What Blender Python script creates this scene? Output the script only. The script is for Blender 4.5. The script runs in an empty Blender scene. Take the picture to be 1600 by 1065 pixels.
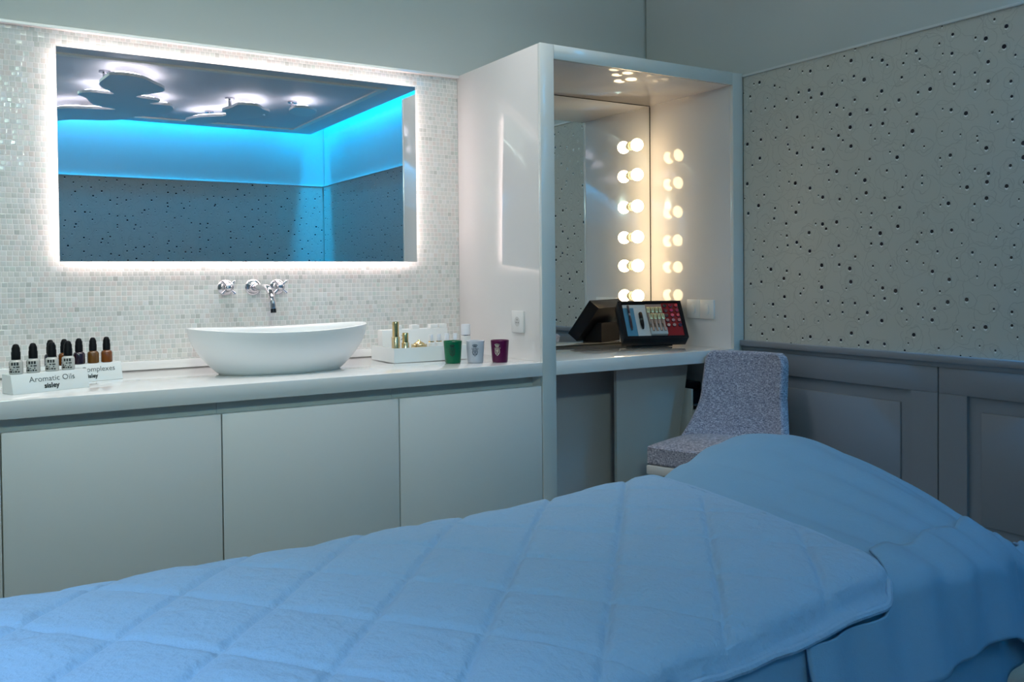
import bpy, bmesh, math, random
from mathutils import Vector, Matrix, noise
random.seed(7)
C = bpy.context.scene.collection
SC = bpy.context.scene
PI = math.pi
D2R = PI / 180

# ------------------------------------------------------------------ camera
yaw, pitch, roll = 0.553, 0.0187, -0.0092
F = Vector((math.sin(yaw) * math.cos(pitch), math.cos(yaw) * math.cos(pitch), -math.sin(pitch)))
R0 = Vector((math.cos(yaw), -math.sin(yaw), 0))
U0 = R0.cross(F)
R = math.cos(roll) * R0 + math.sin(roll) * U0
U = -math.sin(roll) * R0 + math.cos(roll) * U0
cam_data = bpy.data.cameras.new('camera')
cam = bpy.data.objects.new('camera', cam_data)
C.objects.link(cam)
M = Matrix.Identity(4)
for i in range(3):
    M[i][0], M[i][1], M[i][2] = R[i], U[i], -F[i]
M[0][3], M[1][3], M[2][3] = -1.8468, -3.4331, 1.1286
cam.matrix_world = M
cam_data.sensor_width = 36
cam_data.lens = 1384.1 / 1600 * 36
cam_data.shift_y = -76.4 / 1600
cam_data.clip_start = 0.02
SC.camera = cam

# ------------------------------------------------------------------ world, exposure
SC.view_settings.view_transform = 'Standard'
SC.view_settings.look = 'None'
SC.view_settings.exposure = 0.0
SC.view_settings.gamma = 1.0
SC.view_settings.use_curve_mapping = False
w = bpy.data.worlds.new('world')
SC.world = w
w.use_nodes = True
w.node_tree.nodes['Background'].inputs[0].default_value = (0.02, 0.03, 0.035, 1)
w.node_tree.nodes['Background'].inputs[1].default_value = 1.0


def area(name, loc, direction, sx, sy, power, color, spread=PI):
    l = bpy.data.lights.new(name, 'AREA')
    l.shape = 'RECTANGLE'
    l.size, l.size_y = sx, sy
    l.energy = power
    l.color = color
    l.spread = spread
    o = bpy.data.objects.new(name, l)
    C.objects.link(o)
    o.location = loc
    o.rotation_euler = Vector(direction).to_track_quat('-Z', 'Y').to_euler()
    return o


# room numbers (metres); back wall y=0, vanity cabinet side x=0, right wall x=XR
XR, DEP, H, ZT, ZI = 1.064, 0.657, 0.80, 2.0, 1.946
TK = 0.063
YF, XL, ZC = -4.76, -3.3, 2.80
BZ = 2.45            # underside of the suspended ceiling board
BX0, BX1, BY0, BY1 = -3.05, 0.90, -4.62, -2.22

ZU = 3.20            # raised ceiling over the suspended board
BLUE = (0.0, 0.45, 1.0)
area('cove_light_far', (-1.28, -4.69, 3.17), (0, 0.0, -1), 3.9, 0.10, 108, BLUE, 130 * D2R)
area('cove_light_right', (0.985, -3.45, 3.17), (0.0, 0, -1), 0.10, 2.0, 52, BLUE, 120 * D2R)
area('cove_light_near', (-1.1, BY1 + 0.03, 2.55), (0, 0.45, 1), 3.6, 0.06, 13, (0.80, 1.0, 0.90))
area('ceiling_spot_bed', (-2.75, -2.95, 2.445), (0.10, 0.07, -1), 0.3, 0.3, 28, (0.46, 0.70, 1.0), 75 * D2R)
area('fill_light_vanity', (-0.8, -0.70, 2.79), (0, 0.10, -1), 1.9, 0.4, 13, (1.0, 0.97, 0.95), 95 * D2R)  # added overhead fill that brightens the worktop, not a known fitting
area('fill_light_room', (-2.6, -1.0, 2.79), (0.1, 0.25, -1), 0.6, 0.6, 9, (0.92, 1.0, 0.95), 100 * D2R)  # added soft fill for general ambient light, source made up
area('fill_light_rear', (-2.03, -4.30, 2.42), (0.20, 0.95, -0.22), 0.3, 0.15, 10, (0.74, 1.0, 0.84), 84 * D2R)  # added frontal fill for doors and pillars, kept out of the mirror's view

# ------------------------------------------------------------------ materials
MATS = {}


def mat(name, col, rough=0.5, metal=0.0, coat=0.0, emis=None, estr=0.0, trans=0.0, ior=1.5, bump=None, sheen=0.0, coat_rough=0.03):
    if name in MATS:
        return MATS[name]
    m = bpy.data.materials.new(name)
    m.use_nodes = True
    nt = m.node_tree
    b = nt.nodes['Principled BSDF']
    b.inputs['Base Color'].default_value = (*col, 1)
    b.inputs['Roughness'].default_value = rough
    b.inputs['Metallic'].default_value = metal
    b.inputs['Coat Weight'].default_value = coat
    b.inputs['Coat Roughness'].default_value = coat_rough
    b.inputs['Transmission Weight'].default_value = trans
    b.inputs['IOR'].default_value = ior
    b.inputs['Sheen Weight'].default_value = sheen
    if emis:
        b.inputs['Emission Color'].default_value = (*emis, 1)
        b.inputs['Emission Strength'].default_value = estr
    # a faint procedural unevenness on every surface
    tc = nt.nodes.new('ShaderNodeTexCoord')
    nz = nt.nodes.new('ShaderNodeTexNoise')
    nz.inputs['Scale'].default_value = (bump or (60, 0))[0]
    nz.inputs['Detail'].default_value = 4
    nt.links.new(tc.outputs['Object'], nz.inputs['Vector'])
    if bump:
        bp = nt.nodes.new('ShaderNodeBump')
        bp.inputs['Strength'].default_value = bump[1]
        bp.inputs['Distance'].default_value = 0.002
        nt.links.new(nz.outputs['Fac'], bp.inputs['Height'])
        nt.links.new(bp.outputs['Normal'], b.inputs['Normal'])
    elif metal < 0.5 and not trans:
        mr = nt.nodes.new('ShaderNodeMapRange')
        mr.inputs['To Min'].default_value = max(0, rough - 0.015)
        mr.inputs['To Max'].default_value = rough + 0.015
        nt.links.new(nz.outputs['Fac'], mr.inputs['Value'])
        nt.links.new(mr.outputs['Result'], b.inputs['Roughness'])
    MATS[name] = m
    return m


def nodes(m):
    return m.node_tree.nodes, m.node_tree.links, m.node_tree.nodes['Principled BSDF']


class G:
    """tiny node-graph helper"""
    def __init__(s, m):
        s.n, s.l, s.b = nodes(m)

    def math(s, op, a, b=None, c=None):
        x = s.n.new('ShaderNodeMath')
        x.operation = op
        for i, v in enumerate((a, b, c)):
            if v is None:
                continue
            if isinstance(v, (int, float)):
                x.inputs[i].default_value = v
            else:
                s.l.new(v, x.inputs[i])
        return x.outputs[0]

    def comb(s, x, y, z=0.0):
        c = s.n.new('ShaderNodeCombineXYZ')
        for i, v in enumerate((x, y, z)):
            if isinstance(v, (int, float)):
                c.inputs[i].default_value = v
            else:
                s.l.new(v, c.inputs[i])
        return c.outputs[0]

    def white(s, v):
        x = s.n.new('ShaderNodeTexWhiteNoise')
        x.noise_dimensions = '3D'
        s.l.new(v, x.inputs['Vector'])
        return x.outputs['Value'], x.outputs['Color']

    def noise(s, v, scale, detail=2.0):
        x = s.n.new('ShaderNodeTexNoise')
        x.inputs['Scale'].default_value = scale
        x.inputs['Detail'].default_value = detail
        s.l.new(v, x.inputs['Vector'])
        return x.outputs['Fac'], x.outputs['Color']

    def mix(s, fac, a, b):
        x = s.n.new('ShaderNodeMix')
        x.data_type = 'RGBA'
        for i, v in ((0, fac), (6, a), (7, b)):
            if isinstance(v, (int, float)):
                x.inputs[i].default_value = v
            elif isinstance(v, tuple):
                x.inputs[i].default_value = (*v, 1)
            else:
                s.l.new(v, x.inputs[i])
        return x.outputs[2]

    def vmath(s, op, a, b):
        x = s.n.new('ShaderNodeVectorMath')
        x.operation = op
        for i, v in enumerate((a, b)):
            if isinstance(v, tuple):
                x.inputs[i].default_value = v
            elif isinstance(v, (int, float)):
                x.inputs[3].default_value = v
            else:
                s.l.new(v, x.inputs[i])
        return x.outputs[0]

    def voronoi(s, v, scale, rnd=0.9):
        x = s.n.new('ShaderNodeTexVoronoi')
        x.voronoi_dimensions = '2D'
        x.inputs['Scale'].default_value = scale
        x.inputs['Randomness'].default_value = rnd
        s.l.new(v, x.inputs['Vector'])
        return x.outputs['Distance'], x.outputs['Color'], x.outputs['Position']

    def ramp(s, fac, stops):
        x = s.n.new('ShaderNodeValToRGB')
        cr = x.color_ramp
        while len(cr.elements) < len(stops):
            cr.elements.new(0.5)
        for e, (p, c) in zip(cr.elements, stops):
            e.position = p
            e.color = (*c, 1)
        s.l.new(fac, x.inputs[0])
        return x.outputs[0]

    def pos(s):
        t = s.n.new('ShaderNodeTexCoord')
        sp = s.n.new('ShaderNodeSeparateXYZ')
        s.l.new(t.outputs['Object'], sp.inputs[0])
        return t.outputs['Object'], sp.outputs[0], sp.outputs[1], sp.outputs[2]

    def bump(s, h, strength=0.5, dist=0.001, normal=None):
        x = s.n.new('ShaderNodeBump')
        x.inputs['Strength'].default_value = strength
        x.inputs['Distance'].default_value = dist
        s.l.new(h, x.inputs['Height'])
        if normal is not None:
            s.l.new(normal, x.inputs['Normal'])
        return x.outputs[0]


def new_mat(name, rough=0.5, coat=0.0):
    m = bpy.data.materials.new(name)
    m.use_nodes = True
    b = m.node_tree.nodes['Principled BSDF']
    b.inputs['Roughness'].default_value = rough
    b.inputs['Coat Weight'].default_value = coat
    MATS[name] = m
    return m, G(m)


def mosaic_material():
    m, g = new_mat('pearl_mosaic', 0.16, 0.6)
    P = 0.0178
    _, x, y, z = g.pos()
    zz = g.math('DIVIDE', z, P)
    row = g.math('FLOOR', zz)
    rn, _ = g.white(g.comb(row, 3.7, 0.0))
    shift = g.math('MULTIPLY', g.math('GREATER_THAN', rn, 0.45), rn)
    xx = g.math('ADD', g.math('DIVIDE', x, P), shift)
    # tiles of slightly uneven width
    col0 = g.math('FLOOR', xx)
    fx = g.math('FRACT', xx)
    fz = g.math('FRACT', zz)
    val, colr = g.white(g.comb(col0, row, 1.0))
    ex = g.math('MINIMUM', fx, g.math('SUBTRACT', 1.0, fx))
    ez = g.math('MINIMUM', fz, g.math('SUBTRACT', 1.0, fz))
    edge = g.math('MINIMUM', ex, ez)
    grout = g.math('LESS_THAN', edge, 0.055)
    tile = g.ramp(val, [(0.0, (0.47, 0.48, 0.46)), (0.08, (0.56, 0.58, 0.56)), (0.35, (0.60, 0.61, 0.60)),
                        (0.6, (0.65, 0.65, 0.62)), (0.8, (0.63, 0.58, 0.56)), (0.92, (0.69, 0.70, 0.70)), (1.0, (0.54, 0.60, 0.56))])
    g.l.new(g.mix(grout, tile, (0.76, 0.74, 0.73)), g.b.inputs['Base Color'])
    g.l.new(g.math('ADD', g.math('MULTIPLY', grout, 0.5), 0.14), g.b.inputs['Roughness'])
    # every tile tilts a little on its own
    geo = g.n.new('ShaderNodeNewGeometry')
    tilt = g.vmath('MULTIPLY', g.vmath('SUBTRACT', colr, (0.5, 0.5, 0.5)), (0.08, 0.0, 0.08))
    nn = g.n.new('ShaderNodeVectorMath')
    nn.operation = 'NORMALIZE'
    g.l.new(g.vmath('ADD', geo.outputs['Normal'], tilt), nn.inputs[0])
    h = g.math('SMOOTH_MIN', edge, 0.16, 0.1)
    g.l.new(g.bump(h, 0.7, 0.004, nn.outputs[0]), g.b.inputs['Normal'])
    g.l.new(nn.outputs[0], g.b.inputs['Coat Normal'])
    return m


def wallpaper_material():
    m, g = new_mat('dotted_wallpaper', 0.55)
    _, x, y, z = g.pos()
    v = g.comb(g.math('ADD', x, y), z, 0.0)
    S = 1 / 0.066
    d, c, p = g.voronoi(v, S, 0.88)
    sep = g.n.new('ShaderNodeSeparateColor')
    g.l.new(c, sep.inputs[0])
    r = g.math('ADD', g.math('MULTIPLY', g.math('POWER', sep.outputs[0], 1.3), 0.080), 0.040)
    dot = g.math('LESS_THAN', d, r)
    base = (0.56, 0.555, 0.50)
    # loose thread-like loops, each wobbling around its dot
    wob = g.vmath('MULTIPLY', g.vmath('SUBTRACT', g.noise(v, 26, 1.0)[1], (0.5, 0.5, 0.5)), (0.035, 0.035, 0.0))
    v2 = g.vmath('ADD', v, wob)
    lines = None
    for sc, off, lo, hi, wd in ((S, (0, 0, 0), 0.22, 0.30, 0.016), (S * 0.55, (3.1, 1.7, 0), 0.22, 0.26, 0.009), (S * 0.42, (7.3, 4.1, 0), 0.30, 0.2, 0.0075)):
        dd, cc, pp = g.voronoi(g.vmath('ADD', v2, off), sc, 0.88)
        sp = g.n.new('ShaderNodeSeparateColor')
        g.l.new(cc, sp.inputs[0])
        rad = g.math('ADD', g.math('MULTIPLY', sp.outputs[1], hi), lo)
        ln = g.math('LESS_THAN', g.math('ABSOLUTE', g.math('SUBTRACT', dd, rad)), wd)
        lines = ln if lines is None else g.math('MAXIMUM', lines, ln)
    colr = g.mix(g.math('MULTIPLY', lines, 0.30), base, (0.22, 0.22, 0.2))
    # petals around each dot; the first entry is a white glint painted below it
    for (ox, oz), rr, pc, fac in (((0.0, 0.0062), 0.075, (0.98, 0.98, 0.96), 0.85), ((0.007, 0.004), 0.034, (0.33, 0.33, 0.32), 0.55),
                                  ((-0.007, 0.003), 0.034, (0.33, 0.33, 0.32), 0.55), ((-0.006, -0.006), 0.04, (0.42, 0.42, 0.44), 0.5),
                                  ((0.007, -0.007), 0.04, (0.36, 0.36, 0.38), 0.5)):
        vv = g.vmath('ADD', v, (ox, oz, 0.0))
        dd, cc, pp = g.voronoi(vv, S, 0.88)
        sp = g.n.new('ShaderNodeSeparateColor')
        g.l.new(cc, sp.inputs[0])
        rad = g.math('MULTIPLY', g.math('ADD', sp.outputs[0], 0.35), rr)
        colr = g.mix(g.math('MULTIPLY', g.math('LESS_THAN', dd, rad), fac), colr, pc)
    colr = g.mix(dot, colr, (0.004, 0.005, 0.02))
    g.l.new(colr, g.b.inputs['Base Color'])
    g.l.new(g.math('SUBTRACT', 0.5, g.math('MULTIPLY', dot, 0.3)), g.b.inputs['Roughness'])
    return m


def tweed_material():
    m, g = new_mat('grey_tweed', 0.85)
    v, x, y, z = g.pos()
    s1 = g.vmath('MULTIPLY', v, (90.0, 90.0, 520.0))
    s2 = g.vmath('MULTIPLY', v, (520.0, 520.0, 90.0))
    a = g.noise(s1, 1.0, 3)[0]
    b_ = g.noise(s2, 1.0, 3)[0]
    f = g.math('ADD', g.math('MULTIPLY', a, 0.5), g.math('MULTIPLY', b_, 0.5))
    f = g.math('MULTIPLY', g.math('SUBTRACT', f, 0.37), 3.4)
    g.l.new(g.ramp(f, [(0.0, (0.075, 0.085, 0.125)), (0.42, (0.25, 0.25, 0.325)), (1.0, (0.72, 0.71, 0.80))]), g.b.inputs['Base Color'])
    g.l.new(g.bump(f, 0.5, 0.0012), g.b.inputs['Normal'])
    g.b.inputs['Sheen Weight'].default_value = 0.25
    return m


def cloth_material(name, col, fine=420, amp=0.35, big=9):
    m, g = new_mat(name, 0.9)
    v, x, y, z = g.pos()
    a = g.noise(v, fine, 3)[0]
    b_ = g.noise(v, big, 5)[0]
    k = g.noise(v, big * 4.5, 6)[0]
    h = g.math('ADD', g.math('ADD', g.math('MULTIPLY', a, 0.06), g.math('MULTIPLY', b_, 1.6)), g.math('MULTIPLY', k, 0.8))
    g.l.new(g.bump(h, amp, 0.012), g.b.inputs['Normal'])
    dk = tuple(c * 0.93 for c in col)
    g.l.new(g.mix(a, dk, col), g.b.inputs['Base Color'])
    return m


def floor_material():
    m, g = new_mat('oak_floor', 0.4)
    v, x, y, z = g.pos()
    row = g.math('FLOOR', g.math('DIVIDE', y, 0.14))
    n_, _ = g.white(g.comb(row, g.math('FLOOR', g.math('ADD', x, g.math('MULTIPLY', row, 0.37))), 0.0))
    gr = g.noise(g.vmath('MULTIPLY', v, (2.0, 30.0, 1.0)), 2.0, 5)[0]
    f = g.math('ADD', g.math('MULTIPLY', n_, 0.5), g.math('MULTIPLY', gr, 0.5))
    g.l.new(g.ramp(f, [(0.0, (0.12, 0.10, 0.085)), (1.0, (0.26, 0.22, 0.18))]), g.b.inputs['Base Color'])
    return m


MOSAIC = mosaic_material()
PAPER = wallpaper_material()
TWEED = tweed_material()
FLOORM = floor_material()
SHEET = cloth_material('pale_blue_sheet', (0.24, 0.44, 0.67), 500, 0.30, 5)
QUILT = cloth_material('pale_blue_quilt', (0.33, 0.52, 0.77), 260, 0.55, 12)
FITTED = cloth_material('blue_fitted_sheet', (0.22, 0.36, 0.54), 500, 0.15, 4)
WALLP = mat('painted_wall', (0.54, 0.57, 0.55), 0.45)
CEIL = mat('painted_ceiling', (0.74, 0.74, 0.76), 0.6)
BAND = mat('ceiling_band', (0.92, 0.88, 0.80), 0.5)
LAQ = mat('white_gloss_lacquer', (0.74, 0.72, 0.72), 0.07, ior=1.75)
LAQS = mat('white_satin_lacquer', (0.66, 0.68, 0.67), 0.33)
TOPM = mat('white_solid_surface', (0.78, 0.78, 0.78), 0.07, coat=0.8)
CAVE = mat('grey_panel', (0.50, 0.50, 0.48), 0.5)
CAVE2 = mat('grey_cabinet_side', (0.55, 0.54, 0.56), 0.5)
WAINS = mat('grey_wainscot', (0.24, 0.265, 0.31), 0.38)
CERAM = mat('white_ceramic', (0.80, 0.81, 0.82), 0.30, coat=0.3)
CHROME = mat('chrome', (0.52, 0.52, 0.56), 0.07, metal=1.0)
MIRR = mat('mirror_glass', (0.90, 0.93, 0.93), 0.0, metal=1.0)
DARKE = mat('dark_mirror_edge', (0.02, 0.022, 0.02), 0.3)
LED = mat('led_strip', (1, 1, 1), 0.5, emis=(1.0, 0.80, 0.76), estr=11.5)
CLED = mat('cloud_led', (1, 1, 1), 0.5, emis=(0.95, 0.88, 1.0), estr=6.5)
BULB = mat('bulb_glass', (1, 1, 1), 0.3, emis=(1.0, 0.72, 0.40), estr=11.0)
GOLD = mat('polished_gold', (0.83, 0.62, 0.30), 0.12, metal=1.0)
BLACKP = mat('black_plastic', (0.004, 0.005, 0.010), 0.32, ior=1.35)
RUBBER = mat('black_rubber', (0.003, 0.004, 0.006), 0.5, ior=1.25)
WPLAST = mat('white_plastic', (0.78, 0.78, 0.78), 0.35)
WCAP = mat('frosted_white_cap', (0.66, 0.68, 0.74), 0.3)
ACRYL = mat('white_acrylic', (0.70, 0.74, 0.74), 0.18)
PRINT = mat('grey_print', (0.10, 0.12, 0.13), 0.5)
PRINTD = mat('dark_print', (0.015, 0.02, 0.02), 0.5)
AMBER = mat('amber_glass', (0.13, 0.055, 0.008), 0.12, coat=0.6)
ORANGE = mat('orange_amber_glass', (0.17, 0.050, 0.008), 0.12, coat=0.6)
VIOLET = mat('dark_violet_glass', (0.012, 0.005, 0.016), 0.12, coat=0.6)
CLEARG = mat('clear_oil_glass', (0.50, 0.50, 0.47), 0.10, coat=0.8)
WAX = mat('candle_wax', (0.75, 0.72, 0.65), 0.5)
TROUT = mat('cove_lining', (0.7, 0.7, 0.7), 0.7)


# ------------------------------------------------------------------ mesh helpers
def add_box(bm, x0, x1, y0, y1, z0, z1, mtx=None, bev=0.0, seg=2):
    t = bmesh.new()
    bmesh.ops.create_cube(t, size=1)
    for v in t.verts:
        v.co = Vector(((x0 + x1) / 2 + v.co.x * (x1 - x0), (y0 + y1) / 2 + v.co.y * (y1 - y0), (z0 + z1) / 2 + v.co.z * (z1 - z0)))
    if bev:
        bmesh.ops.bevel(t, geom=t.edges[:], offset=bev, segments=seg, affect='EDGES', profile=0.5)
    if mtx:
        t.transform(mtx)
    merge(bm, t)
    return bm


def merge(bm, t):
    me = bpy.data.meshes.new('tmp')
    t.to_mesh(me)
    t.free()
    bm.from_mesh(me)
    bpy.data.meshes.remove(me)


def box(x0, x1, y0, y1, z0, z1, bev=0.0, mtx=None, seg=2):
    return add_box(bmesh.new(), x0, x1, y0, y1, z0, z1, mtx, bev, seg)


def add_lathe(bm, prof, n=28, mtx=None, close=False):
    """prof: list of (r, z)"""
    t = bmesh.new()
    rings = []
    for r, z in prof:
        if r < 1e-6:
            rings.append([t.verts.new((0, 0, z))])
        else:
            rings.append([t.verts.new((r * math.cos(2 * PI * k / n), r * math.sin(2 * PI * k / n), z)) for k in range(n)])
    for a, b in zip(rings, rings[1:]):
        for k in range(n):
            k2 = (k + 1) % n
            if len(a) == 1 and len(b) == 1:
                continue
            if len(a) == 1:
                t.faces.new((a[0], b[k], b[k2]))
            elif len(b) == 1:
                t.faces.new((a[k], a[k2], b[0]))
            else:
                t.faces.new((a[k], a[k2], b[k2], b[k]))
    bmesh.ops.recalc_face_normals(t, faces=t.faces[:])
    if mtx:
        t.transform(mtx)
    merge(bm, t)
    return bm


def lathe(prof, n=28, mtx=None):
    return add_lathe(bmesh.new(), prof, n, mtx)


def add_tube(bm, pts, r, n=10, caps=True):
    pts = [Vector(p) for p in pts]
    rr = r if isinstance(r, (list, tuple)) else [r] * len(pts)
    t = bmesh.new()
    prev = None
    rings = []
    for i, p in enumerate(pts):
        d = (pts[min(i + 1, len(pts) - 1)] - pts[max(i - 1, 0)]).normalized()
        if prev is None:
            a = d.orthogonal().normalized()
        else:
            a = (prev - prev.dot(d) * d).normalized()
        prev = a
        b = d.cross(a)
        rings.append([t.verts.new(p + rr[i] * (math.cos(2 * PI * k / n) * a + math.sin(2 * PI * k / n) * b)) for k in range(n)])
    for A, B in zip(rings, rings[1:]):
        for k in range(n):
            t.faces.new((A[k], A[(k + 1) % n], B[(k + 1) % n], B[k]))
    if caps:
        t.faces.new(rings[0][::-1])
        t.faces.new(rings[-1])
    bmesh.ops.recalc_face_normals(t, faces=t.faces[:])
    merge(bm, t)
    return bm


def tube(pts, r, n=10):
    return add_tube(bmesh.new(), pts, r, n)


def prism(poly, z0, z1, bev=0.0):
    bm = bmesh.new()
    a = [bm.verts.new((x, y, z0)) for x, y in poly]
    b = [bm.verts.new((x, y, z1)) for x, y in poly]
    bm.faces.new(a[::-1])
    bm.faces.new(b)
    n = len(poly)
    for k in range(n):
        bm.faces.new((a[k], a[(k + 1) % n], b[(k + 1) % n], b[k]))
    bmesh.ops.recalc_face_normals(bm, faces=bm.faces[:])
    if bev:
        bmesh.ops.bevel(bm, geom=[e for e in bm.edges], offset=bev, segments=2, affect='EDGES', profile=0.5)
    return bm


def grid(nu, nv, f, closed_u=False):
    bm = bmesh.new()
    vs = [[bm.verts.new(f(i / (nu - 1), j / (nv - 1))) for j in range(nv)] for i in range(nu)]
    for i in range(nu - 1):
        for j in range(nv - 1):
            bm.faces.new((vs[i][j], vs[i + 1][j], vs[i + 1][j + 1], vs[i][j + 1]))
    bmesh.ops.recalc_face_normals(bm, faces=bm.faces[:])
    return bm


def smooth(me, angle=40):
    for p in me.polygons:
        p.use_smooth = True
    try:
        me.set_sharp_from_angle(angle=angle * D2R)
    except Exception:
        pass


def obj(name, bm, m, parent=None, sm=True, angle=40):
    me = bpy.data.meshes.new(name)
    if isinstance(bm, bmesh.types.BMesh):
        bm.normal_update()
        bm.to_mesh(me)
        bm.free()
    else:
        me = bm
    me.materials.clear()
    for q in (m if isinstance(m, (list, tuple)) else [m]):
        me.materials.append(q)
    if sm:
        smooth(me, angle)
    o = bpy.data.objects.new(name, me)
    C.objects.link(o)
    if parent:
        o.parent = parent
    return o


def tag(o, label=None, cat=None, group=None, kind=None):
    if label:
        o['label'] = label
    if cat:
        o['category'] = cat
    if group:
        o['group'] = group
    if kind:
        o['kind'] = kind
    return o


def thing(name, label, cat, loc=(0, 0, 0), rz=0.0, group=None):
    o = bpy.data.objects.new(name, None)
    o.empty_display_size = 0.05
    C.objects.link(o)
    o.location = loc
    o.rotation_euler = (0, 0, rz)
    return tag(o, label, cat, group)


def dup(root, loc, rz, label, group=None):
    r = root.copy()
    C.objects.link(r)
    r.location = loc
    r.rotation_euler = (0, 0, rz)
    r['label'] = label
    if group:
        r['group'] = group
    for ch in list(root.children):
        c = ch.copy()
        C.objects.link(c)
        c.parent = r
        for gch in list(ch.children):
            d = gch.copy()
            C.objects.link(d)
            d.parent = c
    return r


def struct(name, bm, m, label, parent=None, sm=False):
    o = obj(name, bm, m, parent, sm)
    if not parent:
        tag(o, label, 'room', kind='structure')
    return o


def text_bm(body, size, depth=0.0003, align='CENTER', bold=0.0, shear=0.0, xscale=1.0):
    cu = bpy.data.curves.new('t', 'FONT')
    cu.body = body
    cu.size = size
    cu.extrude = depth
    cu.align_x = align
    cu.offset = bold
    cu.shear = shear
    cu.resolution_u = 3
    o = bpy.data.objects.new('t', cu)
    C.objects.link(o)
    dg = bpy.context.evaluated_depsgraph_get()
    me = bpy.data.meshes.new_from_object(o.evaluated_get(dg))
    bm = bmesh.new()
    bm.from_mesh(me)
    bpy.data.objects.remove(o)
    bpy.data.curves.remove(cu)
    bpy.data.meshes.remove(me)
    for v in bm.verts:
        v.co.x *= xscale
    return bm


def T(*a):
    return Matrix.Translation(a)


def RX(a):
    return Matrix.Rotation(a, 4, 'X')


def RZ(a):
    return Matrix.Rotation(a, 4, 'Z')


# ------------------------------------------------------------------ room shell
struct('floor', box(XL - 0.1, XR + 0.1, YF - 0.1, 0.1, -0.1, 0), FLOORM, 'brown wooden floor of the treatment room')
struct('ceiling', add_box(box(XL - 0.1, XR + 0.1, -2.02, 0.1, ZC, ZU + 0.1), XL - 0.1, XR + 0.1, YF - 0.1, -2.02, ZU, ZU + 0.1), CEIL, 'ceiling above the vanity and over the suspended board')
struct('wall_back', box(XL, XR + 0.1, 0.012, 0.12, 0, ZU), WALLP, 'painted back wall above the mosaic')
struct('wall_right', box(XR + 0.012, XR + 0.12, YF, 0.0, 0, ZU), WALLP, 'painted right wall above the dotted wallpaper')
struct('wall_left', box(XL - 0.12, XL, YF, 0.0, 0, ZU), WALLP, 'painted left wall')
struct('wall_front', box(XL, XR + 0.1, YF - 0.12, YF - 0.012, 0, ZU), WALLP, 'painted wall opposite the vanity, seen in the mirror')
struct('wall_back_mosaic', box(XL, 0.0, 0.0, 0.012, H + 0.03, ZT - 0.012), MOSAIC, 'pearly glass mosaic covering the back wall behind the vanity')
struct('trim_1', box(XL, 0.0, -0.020, 0.012, ZT - 0.012, ZT, 0.002), LAQ, 'thin white ledge along the top of the mosaic')
struct('wall_right_wallpaper', box(XR, XR + 0.012, YF + 0.012, -DEP - 0.002, 0.835, 1.984), PAPER, 'cream wallpaper with dark dots and looping lines on the right wall')
struct('wall_front_wallpaper', box(XL, XR, YF - 0.012, YF, 0.835, 1.984), PAPER, 'dotted wallpaper on the far wall, seen in the mirror')
struct('trim_2', box(XR - 0.010, XR + 0.012, YF, -DEP - 0.002, 1.984, 1.994, 0.002), LAQS, 'pale picture ledge above the wallpaper of the right wall')
struct('trim_3', box(XL, XR, YF - 0.012, YF + 0.010, 1.984, 1.994, 0.002), LAQS, 'pale ledge above the wallpaper of the far wall')

# wainscot on the right wall: rail, framed panels
rail = bmesh.new()
add_box(rail, XR - 0.030, XR + 0.012, YF, -DEP - 0.002, 0.812, 0.837, bev=0.003)
add_box(rail, XR - 0.018, XR + 0.012, YF, -DEP - 0.002, 0.795, 0.8125, bev=0.002)
struct('trim_4', rail, WAINS, 'grey chair rail along the top of the wainscot', sm=True)


def wains_panel(name, y0, y1, inset_y0, inset_y1, label):
    """framed panel on the right wall between y0 < y1 with a two-step recess"""
    bm = bmesh.new()
    z0, z1 = 0.11, 0.795
    iz0, iz1 = 0.22, 0.703
    xf = XR - 0.014
    add_box(bm, xf, XR + 0.012, y0, y1, iz1, z1, bev=0.0015)
    add_box(bm, xf, XR + 0.012, y0, y1, z0, iz0, bev=0.0015)
    add_box(bm, xf, XR + 0.012, y0, inset_y0, iz0 + 0.0005, iz1 - 0.0005)
    add_box(bm, xf, XR + 0.012, inset_y1, y1, iz0 + 0.0005, iz1 - 0.0005)
    # recessed field with a raised inner plate
    add_box(bm, XR - 0.001, XR + 0.012, inset_y0, inset_y1, iz0, iz1)
    add_box(bm, XR - 0.001, XR + 0.006, inset_y0 + 0.045, inset_y1 - 0.045, iz0 + 0.048, iz1 - 0.048, bev=0.0015)
    add_box(bm, XR - 0.009, XR + 0.006, inset_y0 + 0.047, inset_y1 - 0.047, iz0 + 0.05, iz1 - 0.05, bev=0.0025)
    return struct(name, bm, WAINS, label, sm=True)


wains_panel('wall_right_panel', -1.5765, -0.662, -1.474, -0.76, 'grey wainscot panel of the right wall nearest the vanity')
wains_panel('wall_right_panel', -2.62, -1.5815, -2.52, -1.684, 'grey wainscot panel of the right wall at the photo edge')
struct('baseboard_right', box(XR - 0.012, XR + 0.012, YF, -DEP - 0.002, 0, 0.11, 0.002), WAINS, 'grey skirting board of the right wall')
struct('wall_right_lower', box(XR - 0.002, XR + 0.012, YF, -2.62, 0.11, 0.795), WAINS, 'plain grey lower right wall')
struct('wall_front_lower', box(XL, XR, YF - 0.012, YF, 0.0, 0.835), WAINS, 'grey lower part of the far wall')

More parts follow.
